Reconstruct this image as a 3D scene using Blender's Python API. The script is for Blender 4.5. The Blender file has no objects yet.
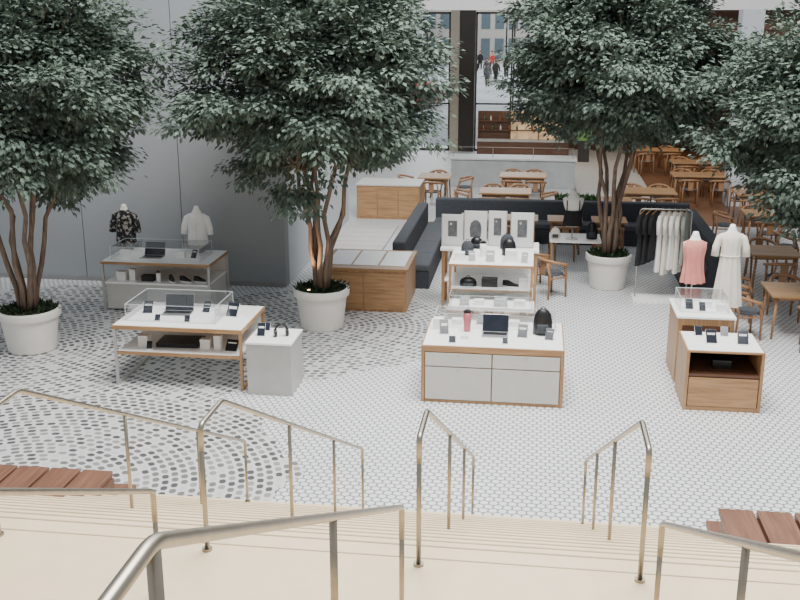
import bpy, math, random
from mathutils import Vector, Matrix, Quaternion
random.seed(7)
SC=bpy.context.scene; COL=SC.collection
pi=math.pi

# ---------------------------------------------------------------- materials
def newmat(name):
    m=bpy.data.materials.new(name); m.use_nodes=True
    nt=m.node_tree; return m,nt,nt.nodes['Principled BSDF']
def flat(name,c,rough=.5,metal=0,var=.06,scale=6,emit=0,spec=.5):
    m,nt,b=newmat(name)
    N=nt.nodes;L=nt.links
    tc=N.new('ShaderNodeTexCoord');no=N.new('ShaderNodeTexNoise');no.inputs['Scale'].default_value=scale;no.inputs['Detail'].default_value=4
    L.new(tc.outputs['Object'],no.inputs['Vector'])
    r=N.new('ShaderNodeValToRGB')
    r.color_ramp.elements[0].position=.3;r.color_ramp.elements[1].position=.7
    r.color_ramp.elements[0].color=(c[0]*(1-var),c[1]*(1-var),c[2]*(1-var),1)
    r.color_ramp.elements[1].color=(min(1,c[0]*(1+var)),min(1,c[1]*(1+var)),min(1,c[2]*(1+var)),1)
    L.new(no.outputs['Fac'],r.inputs['Fac']);L.new(r.outputs['Color'],b.inputs['Base Color'])
    b.inputs['Roughness'].default_value=rough;b.inputs['Metallic'].default_value=metal
    b.inputs['Specular IOR Level'].default_value=spec
    if emit:
        L.new(r.outputs['Color'],b.inputs['Emission Color']);b.inputs['Emission Strength'].default_value=emit
    return m
def wood(name,c1,c2,rough=.45,axis='X',sc=1.0):
    m,nt,b=newmat(name);N=nt.nodes;L=nt.links
    tc=N.new('ShaderNodeTexCoord');mp=N.new('ShaderNodeMapping')
    s={'X':(1.2,14,14),'Y':(14,1.2,14),'Z':(14,14,1.2)}[axis]
    mp.inputs['Scale'].default_value=[q*sc for q in s]
    no=N.new('ShaderNodeTexNoise');no.inputs['Scale'].default_value=1.6;no.inputs['Detail'].default_value=6;no.inputs['Distortion'].default_value=.6
    L.new(tc.outputs['Object'],mp.inputs['Vector']);L.new(mp.outputs['Vector'],no.inputs['Vector'])
    r=N.new('ShaderNodeValToRGB');r.color_ramp.elements[0].position=.3;r.color_ramp.elements[1].position=.72
    r.color_ramp.elements[0].color=(*c1,1);r.color_ramp.elements[1].color=(*c2,1)
    L.new(no.outputs['Fac'],r.inputs['Fac']);L.new(r.outputs['Color'],b.inputs['Base Color'])
    b.inputs['Roughness'].default_value=rough
    return m
def glassmat(name,tint=(.985,.99,.99),gl=.1):
    m=bpy.data.materials.new(name);m.use_nodes=True;nt=m.node_tree;N=nt.nodes;L=nt.links
    N.remove(N['Principled BSDF'])
    t=N.new('ShaderNodeBsdfTransparent');t.inputs['Color'].default_value=(*tint,1)
    g=N.new('ShaderNodeBsdfGlossy');g.inputs['Roughness'].default_value=.03
    f=N.new('ShaderNodeLayerWeight');f.inputs['Blend'].default_value=.2
    mu=N.new('ShaderNodeMath');mu.operation='MULTIPLY_ADD';mu.inputs[1].default_value=.4;mu.inputs[2].default_value=gl*.2
    mx=N.new('ShaderNodeMixShader')
    L.new(f.outputs['Fresnel'],mu.inputs[0]);L.new(mu.outputs[0],mx.inputs['Fac'])
    L.new(t.outputs[0],mx.inputs[1]);L.new(g.outputs[0],mx.inputs[2]);L.new(mx.outputs[0],N['Material Output'].inputs['Surface'])
    return m

OAK=wood('oak_wood',(.29,.155,.07),(.47,.28,.135))
OAKZ=wood('oak_wood_upright',(.29,.155,.07),(.47,.28,.135),axis='Z')
CHAIRW=wood('chair_oak',(.28,.14,.065),(.44,.24,.12),axis='Z')
DWOOD=wood('dark_walnut',(.08,.036,.02),(.16,.075,.042))
BWOOD=wood('bleacher_wood',(.13,.06,.037),(.22,.105,.065),axis='Y')
WHITE=flat('white_laminate',(.93,.93,.915),.35,var=.015)
PANEL=flat('grey_beige_laminate',(.57,.555,.52),.45,var=.03)
GREYMET=flat('grey_painted_metal',(.45,.445,.43),.4,.3,var=.04)
STEEL=flat('brushed_stainless_steel',(.36,.32,.26),.36,1,var=.1,scale=20)
STEEL2=flat('satin_steel',(.5,.49,.46),.3,1,var=.06,scale=20)
BLACK=flat('black_plastic',(.007,.007,.009),.35,var=.1)
SCREEN=flat('dark_screen',(.012,.016,.026),.15,var=.3)
PICT=flat('printed_grey_product',(.10,.105,.11),.6,var=.4,scale=12)
BOARDP=flat('soft_grey_board',(.66,.66,.65),.6,var=.05)
DKFAB=flat('charcoal_fabric',(.05,.056,.066),.85,var=.12,scale=15)
DKFAB2=flat('charcoal_cushion',(.085,.092,.105),.85,var=.12,scale=15)
WPLASTIC=flat('white_plastic',(.88,.88,.87),.3,var=.02)
SILVER=flat('silver_aluminium',(.55,.55,.56),.3,.8,var=.03)
POT=flat('ceramic_white_pot',(.80,.77,.72),.4,var=.03)
SOIL=flat('dark_soil',(.03,.022,.015),.95,var=.4,scale=30)
BARK=wood('tree_bark',(.11,.075,.055),(.25,.175,.13),.85,'Z',1.5)
GLASS=glassmat('clear_acrylic')
GEDGE=flat('acrylic_edge',(.60,.66,.66),.2,var=.02)
WINGLASS=glassmat('window_glass',(.95,.97,.98),.05)
PINK=flat('coral_pink_cloth',(.66,.25,.21),.8,var=.12)
CREAM=flat('cream_cloth',(.78,.74,.66),.85,var=.08)
WCLOTH=flat('white_cloth',(.88,.88,.87),.85,var=.06)
BCLOTH=flat('black_cloth',(.012,.012,.014),.9,var=.2)
GREYCL=flat('sage_grey_cloth',(.30,.32,.29),.9,var=.1)
SKINM=flat('mannequin_white',(.93,.91,.86),.4,var=.02)
PERSK=flat('skin',(.5,.32,.24),.6,var=.05)
CONC=flat('concrete_counter',(.40,.415,.415),.6,var=.1,scale=3)
RED=flat('red_paint',(.6,.03,.025),.3,var=.05)
ROSE=flat('dusty_rose_metal',(.50,.13,.16),.35,.1)
def leafmat(name,c1,c2,c3,rough=.55,spec=.3):
    m,nt,b=newmat(name);N=nt.nodes;L=nt.links
    g=N.new('ShaderNodeNewGeometry');r=N.new('ShaderNodeValToRGB')
    e=r.color_ramp.elements;e[0].color=(*c1,1);e[0].position=0;e[1].color=(*c3,1);e[1].position=1
    k=e.new(.65);k.color=(*c2,1)
    L.new(g.outputs['Random Per Island'],r.inputs['Fac']);L.new(r.outputs['Color'],b.inputs['Base Color'])
    b.inputs['Roughness'].default_value=rough;b.inputs['Specular IOR Level'].default_value=spec
    return m
LEAF=leafmat('tree_leaf',(.095,.130,.105),(.13,.175,.14),(.17,.22,.18),.7,.2)
MOSS=leafmat('groundcover_leaf',(.01,.022,.01),(.02,.045,.018),(.05,.08,.03))
def stripes(name,c1,c2,scale):
    m,nt,b=newmat(name);N=nt.nodes;L=nt.links
    tc=N.new('ShaderNodeTexCoord');w=N.new('ShaderNodeTexNoise');w.inputs['Scale'].default_value=scale;w.inputs['Detail'].default_value=2
    L.new(tc.outputs['Object'],w.inputs['Vector'])
    r=N.new('ShaderNodeValToRGB');r.color_ramp.interpolation='CONSTANT';r.color_ramp.elements[0].color=(*c1,1);r.color_ramp.elements[1].color=(*c2,1);r.color_ramp.elements[1].position=.56
    L.new(w.outputs['Fac'],r.inputs['Fac']);L.new(r.outputs['Color'],b.inputs['Base Color']);b.inputs['Roughness'].default_value=.85
    return m
STRIPE=stripes('dark_patterned_cloth',(.018,.018,.02),(.35,.33,.30),16)

# ---------------------------------------------------------------- mesh builder
class B:
    def __init__(s): s.v=[];s.f=[]
    def box(s,x0,x1,y0,y1,z0,z1,M=None):
        o=len(s.v)
        c=[(x,y,z) for z in (z0,z1) for y in (y0,y1) for x in (x0,x1)]
        if M is not None: c=[tuple(M@Vector(q)) for q in c]
        s.v+=c
        for q in ((0,2,3,1),(4,5,7,6),(0,1,5,4),(2,6,7,3),(0,4,6,2),(1,3,7,5)): s.f.append(tuple(o+i for i in q))
        return s
    def tube(s,pts,r,n=8):
        pts=[Vector(p) for p in pts];k=len(pts)
        rs=r if isinstance(r,(list,tuple)) else [r]*k
        o=len(s.v);t0=(pts[1]-pts[0]).normalized()
        a=Vector((0,0,1)) if abs(t0.z)<.9 else Vector((1,0,0))
        u=t0.cross(a).normalized()
        for i in range(k):
            if i==0:t=(pts[1]-pts[0])
            elif i==k-1:t=pts[-1]-pts[-2]
            else:t=(pts[i+1]-pts[i]).normalized()+(pts[i]-pts[i-1]).normalized()
            t.normalize();u=(u-t*u.dot(t)).normalized();w=t.cross(u)
            for j in range(n):
                an=2*pi*j/n;s.v.append(tuple(pts[i]+(u*math.cos(an)+w*math.sin(an))*rs[i]))
        for i in range(k-1):
            for j in range(n):
                a0=o+i*n+j;a1=o+i*n+(j+1)%n;s.f.append((a0,a1,a1+n,a0+n))
        s.f.append(tuple(o+j for j in reversed(range(n))));s.f.append(tuple(o+(k-1)*n+j for j in range(n)))
        return s
    def rings(s,R,n=20,cap=True,rip=0,fr=6,ph=0):
        o=len(s.v);K=len(R)
        for i,(z,rx,ry,cx,cy) in enumerate(R):
            for j in range(n):
                an=2*pi*j/n;q=1
                if rip: q=1+rip*(1-i/(K-1))*math.sin(an*fr+ph+i*.5)
                s.v.append((cx+rx*q*math.cos(an),cy+ry*q*math.sin(an),z))
        for i in range(K-1):
            for j in range(n):
                a0=o+i*n+j;a1=o+i*n+(j+1)%n;s.f.append((a0,a1,a1+n,a0+n))
        if cap:
            s.f.append(tuple(o+j for j in reversed(range(n))));s.f.append(tuple(o+(K-1)*n+j for j in range(n)))
        return s
    def lathe(s,P,n=32,cx=0,cy=0,cap=True): return s.rings([(z,r,r,cx,cy) for r,z in P],n,cap)
    def obj(s,name,mat,parent=None,bevel=0,smooth=False,label=None,sub=0):
        me=bpy.data.meshes.new(name);me.from_pydata([tuple(q) for q in s.v],[],s.f);me.update()
        o=bpy.data.objects.new(name,me);COL.objects.link(o);me.materials.append(mat)
        if smooth: me.polygons.foreach_set('use_smooth',[True]*len(me.polygons))
        if parent is not None:o.parent=parent
        if bevel:
            m=o.modifiers.new('bevel','BEVEL');m.width=bevel;m.segments=2;m.limit_method='ANGLE'
        if sub:
            m=o.modifiers.new('sub','SUBSURF');m.levels=sub;m.render_levels=sub
        if label:o['label']=label
        return o
def T(name,label,cat,loc,rot=0,group=None):
    e=bpy.data.objects.new(name,None);COL.objects.link(e);e.empty_display_size=.1
    e.location=loc;e.rotation_euler=(0,0,rot);e['label']=label;e['category']=cat
    if group:e['group']=group
    return e
def clone(src,loc,rot=0,label=None,group=None):
    def cp(o,par):
        n=o.copy();COL.objects.link(n)
        if par is not None:n.parent=par
        for c in o.children:cp(c,n)
        return n
    n=cp(src,None);n.location=loc;n.rotation_euler=(0,0,rot)
    if label:n['label']=label
    if group:n['group']=group;src['group']=group
    return n
def struct(o,label=None):
    o['kind']='structure'
    if label:o['label']=label
    return o
def bx(name,mat,par,x0,x1,y0,y1,z0,z1,bevel=0,label=None):
    return B().box(x0,x1,y0,y1,z0,z1).obj(name,mat,par,bevel,label=label)

# ---------------------------------------------------------------- floor
def floor_mat(trees):
    m,nt,b=newmat('mosaic_tile_floor');N=nt.nodes;L=nt.links
    def mth(op,a,bb=None,c=None):
        n=N.new('ShaderNodeMath');n.operation=op
        for i,x in enumerate((a,bb,c)):
            if x is None:continue
            if isinstance(x,(int,float)):n.inputs[i].default_value=x
            else:L.new(x,n.inputs[i])
        return n.outputs[0]
    tc=N.new('ShaderNodeTexCoord');sp=N.new('ShaderNodeSeparateXYZ');L.new(tc.outputs['Object'],sp.inputs[0])
    x,y=sp.outputs['X'],sp.outputs['Y']
    s=.10
    def lattice(ox,oy):
        fx=mth('SUBTRACT',mth('FRACT',mth('ADD',mth('DIVIDE',x,s),ox)),.5)
        fy=mth('MULTIPLY',mth('SUBTRACT',mth('FRACT',mth('ADD',mth('DIVIDE',y,s*1.732),oy)),.5),1.732)
        return mth('SQRT',mth('ADD',mth('MULTIPLY',fx,fx),mth('MULTIPLY',fy,fy)))
    d=mth('MINIMUM',lattice(0,0),lattice(.5,.5))
    hexm=N.new('ShaderNodeMapRange');hexm.inputs['From Min'].default_value=.39;hexm.inputs['From Max'].default_value=.47
    hexm.inputs['To Min'].default_value=1;hexm.inputs['To Max'].default_value=0;L.new(d,hexm.inputs['Value'])
    wn=N.new('ShaderNodeTexNoise');wn.inputs['Scale'].default_value=.7;wn.inputs['Detail'].default_value=3;L.new(tc.outputs['Object'],wn.inputs['Vector'])
    def mixc(f,a,bb):
        n=N.new('ShaderNodeMix');n.data_type='RGBA'
        if isinstance(f,(int,float)):n.inputs[0].default_value=f
        else:L.new(f,n.inputs[0])
        for i,c in ((6,a),(7,bb)):
            if isinstance(c,tuple):n.inputs[i].default_value=(*c,1)
            else:L.new(c,n.inputs[i])
        return n.outputs[2]
    tilec=mixc(wn.outputs['Fac'],(.66,.675,.685),(.78,.795,.805))
    base=mixc(hexm.outputs[0],(.20,.202,.202),tilec)
    out=base
    for (cx,cy,R,R0) in trees:
        dx=mth('SUBTRACT',x,cx);dy=mth('SUBTRACT',y,cy)
        r=mth('SQRT',mth('ADD',mth('MULTIPLY',dx,dx),mth('MULTIPLY',dy,dy)))
        th=mth('ARCTAN2',dy,dx)
        rw=mth('DIVIDE',r,.105);ri=mth('FLOOR',rw);fr=mth('SUBTRACT',mth('FRACT',rw),.5)
        cnt=mth('ROUND',mth('MULTIPLY',mth('ADD',ri,.5),4.6))
        ta=mth('ADD',mth('MULTIPLY',mth('DIVIDE',th,2*pi),cnt),mth('MULTIPLY',ri,.37))
        ft=mth('SUBTRACT',mth('FRACT',ta),.5);ti=mth('FLOOR',ta)
        e=mth('ADD',mth('POWER',mth('ABSOLUTE',mth('MULTIPLY',fr,2.0)),2.6),mth('POWER',mth('ABSOLUTE',mth('MULTIPLY',ft,2.0)),2.6))
        tm=mth('LESS_THAN',e,.42)
        cb=N.new('ShaderNodeCombineXYZ');L.new(ti,cb.inputs[0]);L.new(ri,cb.inputs[1]);cb.inputs[2].default_value=cx
        wnz=N.new('ShaderNodeTexWhiteNoise');L.new(cb.outputs[0],wnz.inputs['Vector'])
        rp=N.new('ShaderNodeValToRGB');rp.color_ramp.interpolation='CONSTANT'
        el=rp.color_ramp.elements;el[0].color=(.085,.085,.087,1);el[1].position=.3;el[1].color=(.17,.168,.163,1)
        k=el.new(.66);k.color=(.28,.275,.265,1)
        k=el.new(.88);k.color=(.55,.55,.54,1)
        L.new(wnz.outputs['Value'],rp.inputs['Fac'])
        c=mixc(tm,(.60,.605,.60),rp.outputs['Color'])
        mask=mth('LESS_THAN',mth('ADD',r,mth('MULTIPLY',mth('SUBTRACT',wn.outputs['Fac'],.5),1.2)),R)
        out=mixc(mask,out,c)
    L.new(out,b.inputs['Base Color'])
    b.inputs['Roughness'].default_value=.42
    return m
FLOORM=floor_mat([(-7.65,13.9,3.9,0),(-3.42,15.6,2.4,0),(-5.6,9.2,3.1,0),(5.9,9.6,2.5,0)])
struct(bx('floor',FLOORM,None,-14,10,-2,40,-.2,0),'white mosaic tile floor with grey fan patterns')

STONE=flat('cream_stone',(.82,.66,.43),.5,var=.035,scale=8)
LWALL=flat('grey_wall_paint',(.31,.33,.345),.7,var=.02,scale=.6)
RWALL=flat('pale_wall_paint',(.62,.66,.70),.7,var=.02,scale=.6)
DARKIN=flat('dark_brown_wall',(.085,.055,.038),.6,var=.35,scale=.8)
b=B()
for i in range(7):
    x1=-4.62-i*2.0;b.box(x1-1.985,x1,18,18.3,0,7.5)
b.box(-17,-4.7,18.06,18.28,0,7.5)
struct(b.obj('wall_left',LWALL),'grey panelled wall with vertical seams')
struct(bx('wall_side',RWALL,None,-4.9,-4.62,18.3,24.6,0,7.5),'pale grey return wall')
struct(bx('baseboard_left',flat('baseboard_grey',(.25,.25,.25),.6),None,-14,-4.62,17.97,18,0,.08),'grey baseboard')
struct(bx('wall_back',flat('beige_wall',(.42,.37,.30),.7,var=.03),None,-12,-5.0,38.3,38.6,0,7.5),'beige back wall beside the window')
struct(bx('wall_right',DARKIN,None,9.8,10.1,18,40,0,7.5),'dark brown side wall of the dining area')
# ---------------------------------------------------------------- stairs
ZL=2.38;YE=4.6;YF=9.1;n=14;rise=ZL/n;tr=(YF-YE)/(n-1)
b=B();b.box(-7,5,3.7,YE,0,ZL)
for i in range(1,n):
    z=ZL-i*rise;y0=YE+(i-1)*tr;y1=y0+tr
    if y0<7.0:b.box(-7,5,y0,y1,0,z)
    else:b.box(-3.9,1.72,y0,y1,0,z)
struct(b.obj('stairs',STONE),'cream stone staircase and landing')
b=B()
ur=(3.67-ZL)/8
for i in range(8):
    y1=3.7-i*.31;b.box(-7,5,y1-.31,y1,0,ZL+(i+1)*ur)
b.box(-7,5,-2,3.7-8*.31,0,3.67)
struct(b.obj('stairs_upper',STONE,bevel=.008),'cream stone upper stair flight')
NOSE=flat('nosing_line',(.45,.35,.22),.6)
b=B();b.box(-7,5,YE-.04,YE-.028,ZL,ZL+.002);b.box(-7,5,YE-.16,YE-.152,ZL,ZL+.002)
for i in range(1,n-1,1):
    y=YE+i*tr;z=ZL-i*rise
    x0,x1=(-7,5) if y<=7.2 else (-3.9,1.72)
    b.box(x0,x1,y-.03,y-.018,z,z+.002)
struct(b.obj('trim_1',NOSE),'dark grip lines on the stair edges')

def corner(pts,r=.03,k=3):
    out=[Vector(pts[0])]
    for i in range(1,len(pts)-1):
        p=Vector(pts[i]);a=(Vector(pts[i-1])-p).normalized();c=(Vector(pts[i+1])-p).normalized()
        for j in range(k+1):
            t=j/k;q=(p+a*r)*(1-t)**2+p*2*t*(1-t)+(p+c*r)*t*t;out.append(q)
    out.append(Vector(pts[-1]));return out
def railing(x,lower=True,ye=9.2):
    if lower:
        t=T('handrail','brushed steel stair handrail with slim round posts','handrail',(x,4.38,ZL),group='lower stair handrails')
        L_=ye-4.38;rz=lambda yy:.68-(yy-.34)*.5134
        P=[(0,0,.68),(0,.34,.68),(0,L_,rz(L_))]
        b=B().tube(corner([(0,0,.55)]+P+[(0,L_,rz(L_)-.15)],.04,4),.0145,10);b.obj('rail',STEEL,t,smooth=True)
        for yy in (0,L_*.38,L_*.70,L_):
            wy=4.38+yy
            if yy==0:z0=0;z1=.56
            else:
                i=min(n,math.floor((wy-YE)/tr)+1);z0=-i*rise;z1=rz(yy)-(.13 if yy==L_ else .01)
            B().tube([(0,yy,z0),(0,yy,z1)],.0125,10).obj('post',STEEL,t,smooth=True)
            B().tube([(0,yy,z0),(0,yy,z0+.012)],.026,14).obj('base_plate',STEEL,t)
    else:
        t=T('handrail','brushed steel handrail descending to the stair landing','handrail',(x,3.744,ZL),group='upper stair handrails')
        zb=4.31-ZL
        P=[(0,-3.4,zb),(0,-2.58,zb),(0,0,.645),(0,0,.5)]
        B().tube(corner(P,.03,4),.0125,12).obj('rail',STEEL,t,smooth=True)
        for yy in (0,-1.39,-2.58):
            wy=3.744+yy
            if yy==0:z0=0;z1=.55
            else:
                i=min(8,math.floor((3.7-wy)/.31)+1);z0=i*ur;z1=.645+(-yy)*(zb-.645)/2.58-.01
            B().tube([(0,yy,z0),(0,yy,z1)],.011,12).obj('post',STEEL,t,smooth=True)
            B().tube([(0,yy,z0),(0,yy,z0+.012)],.026,14).obj('base_plate',STEEL,t)
for x,ye in ((-2.71,8.75),(-1.58,8.95),(-.497,9.2),(.576,8.7)): railing(x,True,ye)
for x in (-1.58,-.497,.565): railing(x,False)
def bleacher(x0,x1,lab):
    t=T('wooden_bleacher',lab,'bench',((x0+x1)/2,8.3,0))
    w=(x1-x0)/2
    for (a,c,z) in ((.24,.74,.30),(-.82,.22,.70)):
        b=B();x=-w
        while x<w-.05:
            b.box(x,min(w,x+.30),a,c,z-.06,z);x+=.33
        b.obj('seat_board',BWOOD,t,.006)
        bx('base',DWOOD,t,-w+.02,w-.02,a+.02,c-.03,0,z-.06)
bleacher(-6.6,-3.95,'reddish brown wooden bleacher seating beside the stairs')
bleacher(1.77,4.6,'reddish brown wooden bleacher seating beside the stairs')

# ---------------------------------------------------------------- trees
def tree(x,y,pr,ph,crown,seed,label,nc=95):
    R=random.Random(seed)
    t=T('potted_tree',label,'tree',(x,y,0))
    B().lathe([(pr*.76,0),(pr*.79,.015),(pr*.93,ph*.78),(pr*.935,ph*.80),(pr*1.01,ph*.805),(pr*1.03,ph*.83),(pr*1.04,ph*.97),(pr*1.01,ph),(pr*.92,ph),(pr*.9,ph-.06)],48).obj('pot',POT,t,bevel=.006,smooth=True)
    B().lathe([(pr*.9,ph-.08),(pr*.9,ph-.05),(pr*.3,ph-.02)],24).obj('soil',SOIL,t)
    cx,cy,cz,rx,rz=crown
    big=[];tries=0
    while len(big)<nc and tries<8000:
        tries+=1
        d=Vector((R.gauss(0,1),R.gauss(0,1),R.gauss(0,1))).normalized()
        rr=R.uniform(.2,1.0)**.55*R.uniform(.88,1.08)
        k=1-.1*abs(d.z) if d.z<0 else 1
        p=Vector((cx+d.x*rr*rx*k,cy+d.y*rr*rx*k,cz+d.z*rr*rz))
        hr=math.hypot(p.x-cx,p.y-cy)
        if p.z<cz-rz*.62 and hr<rx*.32: continue
        if p.z<cz-rz*.2 and hr<rx*.2: continue
        if any((p-q[0]).length<.36 for q in big): continue
        big.append((p,d,rr))
    V=[];F=[];cl=[]
    for (c0,d0,rr) in big:
        br=R.uniform(.32,.46)
        for s_ in range(R.randint(13,16)):
            off=Vector((R.gauss(0,1),R.gauss(0,1),R.gauss(0,.55)))*br*.6
            cl.append((c0+off,(d0+off*1.2).normalized()))
    for (c,d) in cl:
        m=R.randint(44,54);sp=R.uniform(.09,.15)
        for j in range(m):
            off=Vector((R.gauss(0,1),R.gauss(0,1),R.gauss(0,.5)))*sp
            p=c+off
            dr=(off.normalized()*.7+d*.55+Vector((0,0,-.25))).normalized()
            sd=dr.cross(Vector((R.gauss(0,.35),R.gauss(0,.35),1)))
            if sd.length<.01:continue
            sd.normalize();nn=sd.cross(dr)
            l=R.uniform(.075,.12);w=l*R.uniform(.27,.35)
            o=len(V);m1=p+dr*l*.45
            V+=[p,m1+sd*w+nn*l*.06,p+dr*l-nn*l*.1,m1-sd*w+nn*l*.06]
            F+=[(o,o+1,o+2),(o,o+2,o+3)]
    me=bpy.data.meshes.new('foliage');me.from_pydata([tuple(v) for v in V],[],F);me.update()
    o=bpy.data.objects.new('foliage',me);COL.objects.link(o);o.parent=t;me.materials.append(LEAF)
    b=B();ends=[]
    ns=7
    for i in range(ns):
        a=2*pi*i/ns+R.uniform(-.3,.3);r0=.10
        p0=Vector((r0*math.cos(a),r0*math.sin(a),ph-.06))
        sprd=R.uniform(.3,.75)*rx*.6
        p3=Vector((cx+math.cos(a)*sprd,cy+math.sin(a)*sprd,cz-rz*.35+R.uniform(-.1,.6)))
        pts=[];rs=[]
        wob=[Vector((R.gauss(0,.04),R.gauss(0,.04),0)) for _ in range(9)]
        for k in range(9):
            s=k/8;e=s**1.3
            q=Vector((p0.x+(p3.x-p0.x)*e,p0.y+(p3.y-p0.y)*e,p0.z+(p3.z-p0.z)*s))+wob[k]*min(1,s*3)
            pts.append(q);rs.append(.047*(1-.55*s))
        b.tube(pts,rs,8);ends+=[(pts[4],rs[4]),(pts[6],rs[6]),(pts[8],rs[8])]
    for (c,d,rr) in big:
        e,er=min(ends,key=lambda q:(q[0]-c).length+ (1 if q[0].z>c.z+.1 else 0))
        mid=(e+c)*.5+Vector((0,0,-.08*(c-e).length))
        b.tube([e,mid,c],[er*.6,er*.35,.006],5)
    b.obj('trunk',BARK,t,smooth=True)
    V=[];F=[]
    for i in range(420):
        a=R.uniform(0,2*pi);rr=pr*.88*math.sqrt(R.random());p=Vector((rr*math.cos(a),rr*math.sin(a),ph-.05))
        d=Vector((math.cos(a)*.6+R.gauss(0,.5),math.sin(a)*.6+R.gauss(0,.5),1.1)).normalized();sd=d.cross(Vector((R.gauss(0,1),R.gauss(0,1),.1))).normalized()
        l=R.uniform(.07,.15);o=len(V);V+=[p,p+d*l*.5+sd*.02,p+d*l,p+d*l*.5-sd*.02];F+=[(o,o+1,o+2),(o,o+2,o+3)]
    me=bpy.data.meshes.new('groundcover');me.from_pydata([tuple(v) for v in V],[],F)
    o=bpy.data.objects.new('groundcover',me);COL.objects.link(o);o.parent=t;me.materials.append(MOSS)
    return t
tree(-7.65,13.9,.46,.66,(0,0,3.98,2.0,1.75),3,'tall leafy tree in a white round pot near the grey wall',100)
tree(-3.42,15.65,.45,.68,(0,0,4.05,1.95,1.75),11,'tall multi-stem tree in a white round pot beside the wooden counter',100)
tree(1.46,18.85,.42,.66,(.0,0,4.35,1.9,1.75),23,'tall multi-stem tree in a white round pot by the clothes rack',100)
tree(5.5,17.1,.46,.66,(-.65,-.2,3.35,2.0,1.85),31,'tall leafy tree in a white pot beside the dining tables',104)

# ---------------------------------------------------------------- small goods
def phone(x,y,z,rot=0,mat=SCREEN,w=.10,h=.18,label='dark smartphone leaning on a small white display stand',name='smartphone',cat='phone',group=None):
    t=T(name,label,cat,(x,y,z),rot,group)
    bx('stand',WPLASTIC,t,-w*.6,w*.6,-.04,.07,0,.012,.003)
    B().box(-w*.35,w*.35,-.004,.004,0,h*.6,Matrix.Translation((0,.03,.012))@Matrix.Rotation(-.2,4,'X')).obj('stand_back',WPLASTIC,t)
    M=Matrix.Translation((0,-.03,.014))@Matrix.Rotation(-.7,4,'X')
    B().box(-w/2,w/2,0,.009,0,h,M).obj('body',SILVER if mat is SCREEN else BLACK,t,.003)
    B().box(-w/2+.003,w/2-.003,-.0015,0,.003,h-.003,M).obj('screen',mat,t)
    return t
def laptop(x,y,z,rot=0,w=.33,label='open silver laptop with a dark screen'):
    t=T('laptop',label,'laptop',(x,y,z),rot)
    bx('base',SILVER,t,-w/2,w/2,-.13,.1,0,.016,.004)
    bx('keyboard',BLACK,t,-w/2+.02,w/2-.02,-.03,.085,.016,.018)
    M=Matrix.Translation((0,.1,.014))@Matrix.Rotation(-.35,4,'X')
    B().box(-w/2,w/2,0,.008,0,.245,M).obj('lid',SILVER,t,.003)
    B().box(-w/2+.006,w/2-.006,-.002,0,.008,.239,M).obj('screen',SCREEN,t)
    return t
def headphones(x,y,z,rot=0,mat=BLACK,lab='black over-ear headphones standing on the white top'):
    t=T('headphones',lab,'headphones',(x,y,z),rot)
    pts=[(.09*math.cos(a),.02,.05+.12*math.sin(a)) for a in [pi*i/12 for i in range(13)]]
    B().tube(pts,.015,8).obj('headband',mat,t,smooth=True)
    for s in (-1,1): B().tube([(s*.1,.02,.055),(s*.06,.02,.055)],[.055,.048],14).obj('ear_cup',mat,t,.004)
    return t
def bag(x,y,z,rot=0,w=.2,h=.24,mat=BLACK,lab='small black backpack standing upright',name='backpack',cat='bag'):
    t=T(name,lab,cat,(x,y,z),rot)
    B().rings([(0,w*.42,w*.25,0,0),(.01,w*.5,w*.32,0,0),(h*.5,w*.5,w*.33,0,0),(h*.8,w*.42,w*.26,0,0),(h*.97,w*.25,w*.13,0,0),(h,w*.15,w*.08,0,0)],16).obj('body',mat,t,smooth=True)
    B().tube([(.03*math.cos(a),0,h-.008+.035*math.sin(a)) for a in [pi*i/8 for i in range(9)]],.006,6).obj('handle',mat,t)
    B().rings([(h*.12,w*.3,.02,0,-w*.32),(h*.4,w*.3,.025,0,-w*.32),(h*.45,w*.26,.015,0,-w*.31)],12).obj('pocket',DKFAB,t,smooth=True)
    return t
def tumbler(x,y,z,mat,h=.19,r=.036,lab='dusty rose insulated tumbler',lid=BLACK):
    t=T('tumbler',lab,'tumbler',(x,y,z))
    B().lathe([(r*.8,0),(r*.85,.01),(r,h*.5),(r,h*.9)],18).obj('body',mat,t,smooth=True)
    B().lathe([(r*1.02,h*.9),(r*1.02,h),(r*.6,h),(r*.6,h+.012)],18).obj('lid',lid,t)
    return t
def carton(x,y,z,w,d,h,mat=WPLASTIC,rot=0,lab='small white product box with a fitted lid',name='product_box'):
    t=T(name,lab,'box',(x,y,z),rot)
    bx('body',mat,t,-w/2,w/2,-d/2,d/2,0,h*.72,.003);bx('lid',mat,t,-w/2-.002,w/2+.002,-d/2-.002,d/2+.002,h*.73,h,.003)
    return t
def shoe(x,y,z,rot,mat=BLACK,lab='black low sneaker with a white sole'):
    t=T('sneaker',lab,'shoe',(x,y,z),rot)
    B().rings([(0,.045,.13,0,0),(.02,.047,.135,0,0)],16).obj('sole',WPLASTIC,t)
    B().rings([(.02,.044,.13,0,0),(.045,.042,.125,0,.003),(.065,.035,.09,0,.035),(.095,.03,.055,0,.07),(.1,.024,.045,0,.07)],16).obj('upper',mat,t,smooth=True)
    return t
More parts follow.
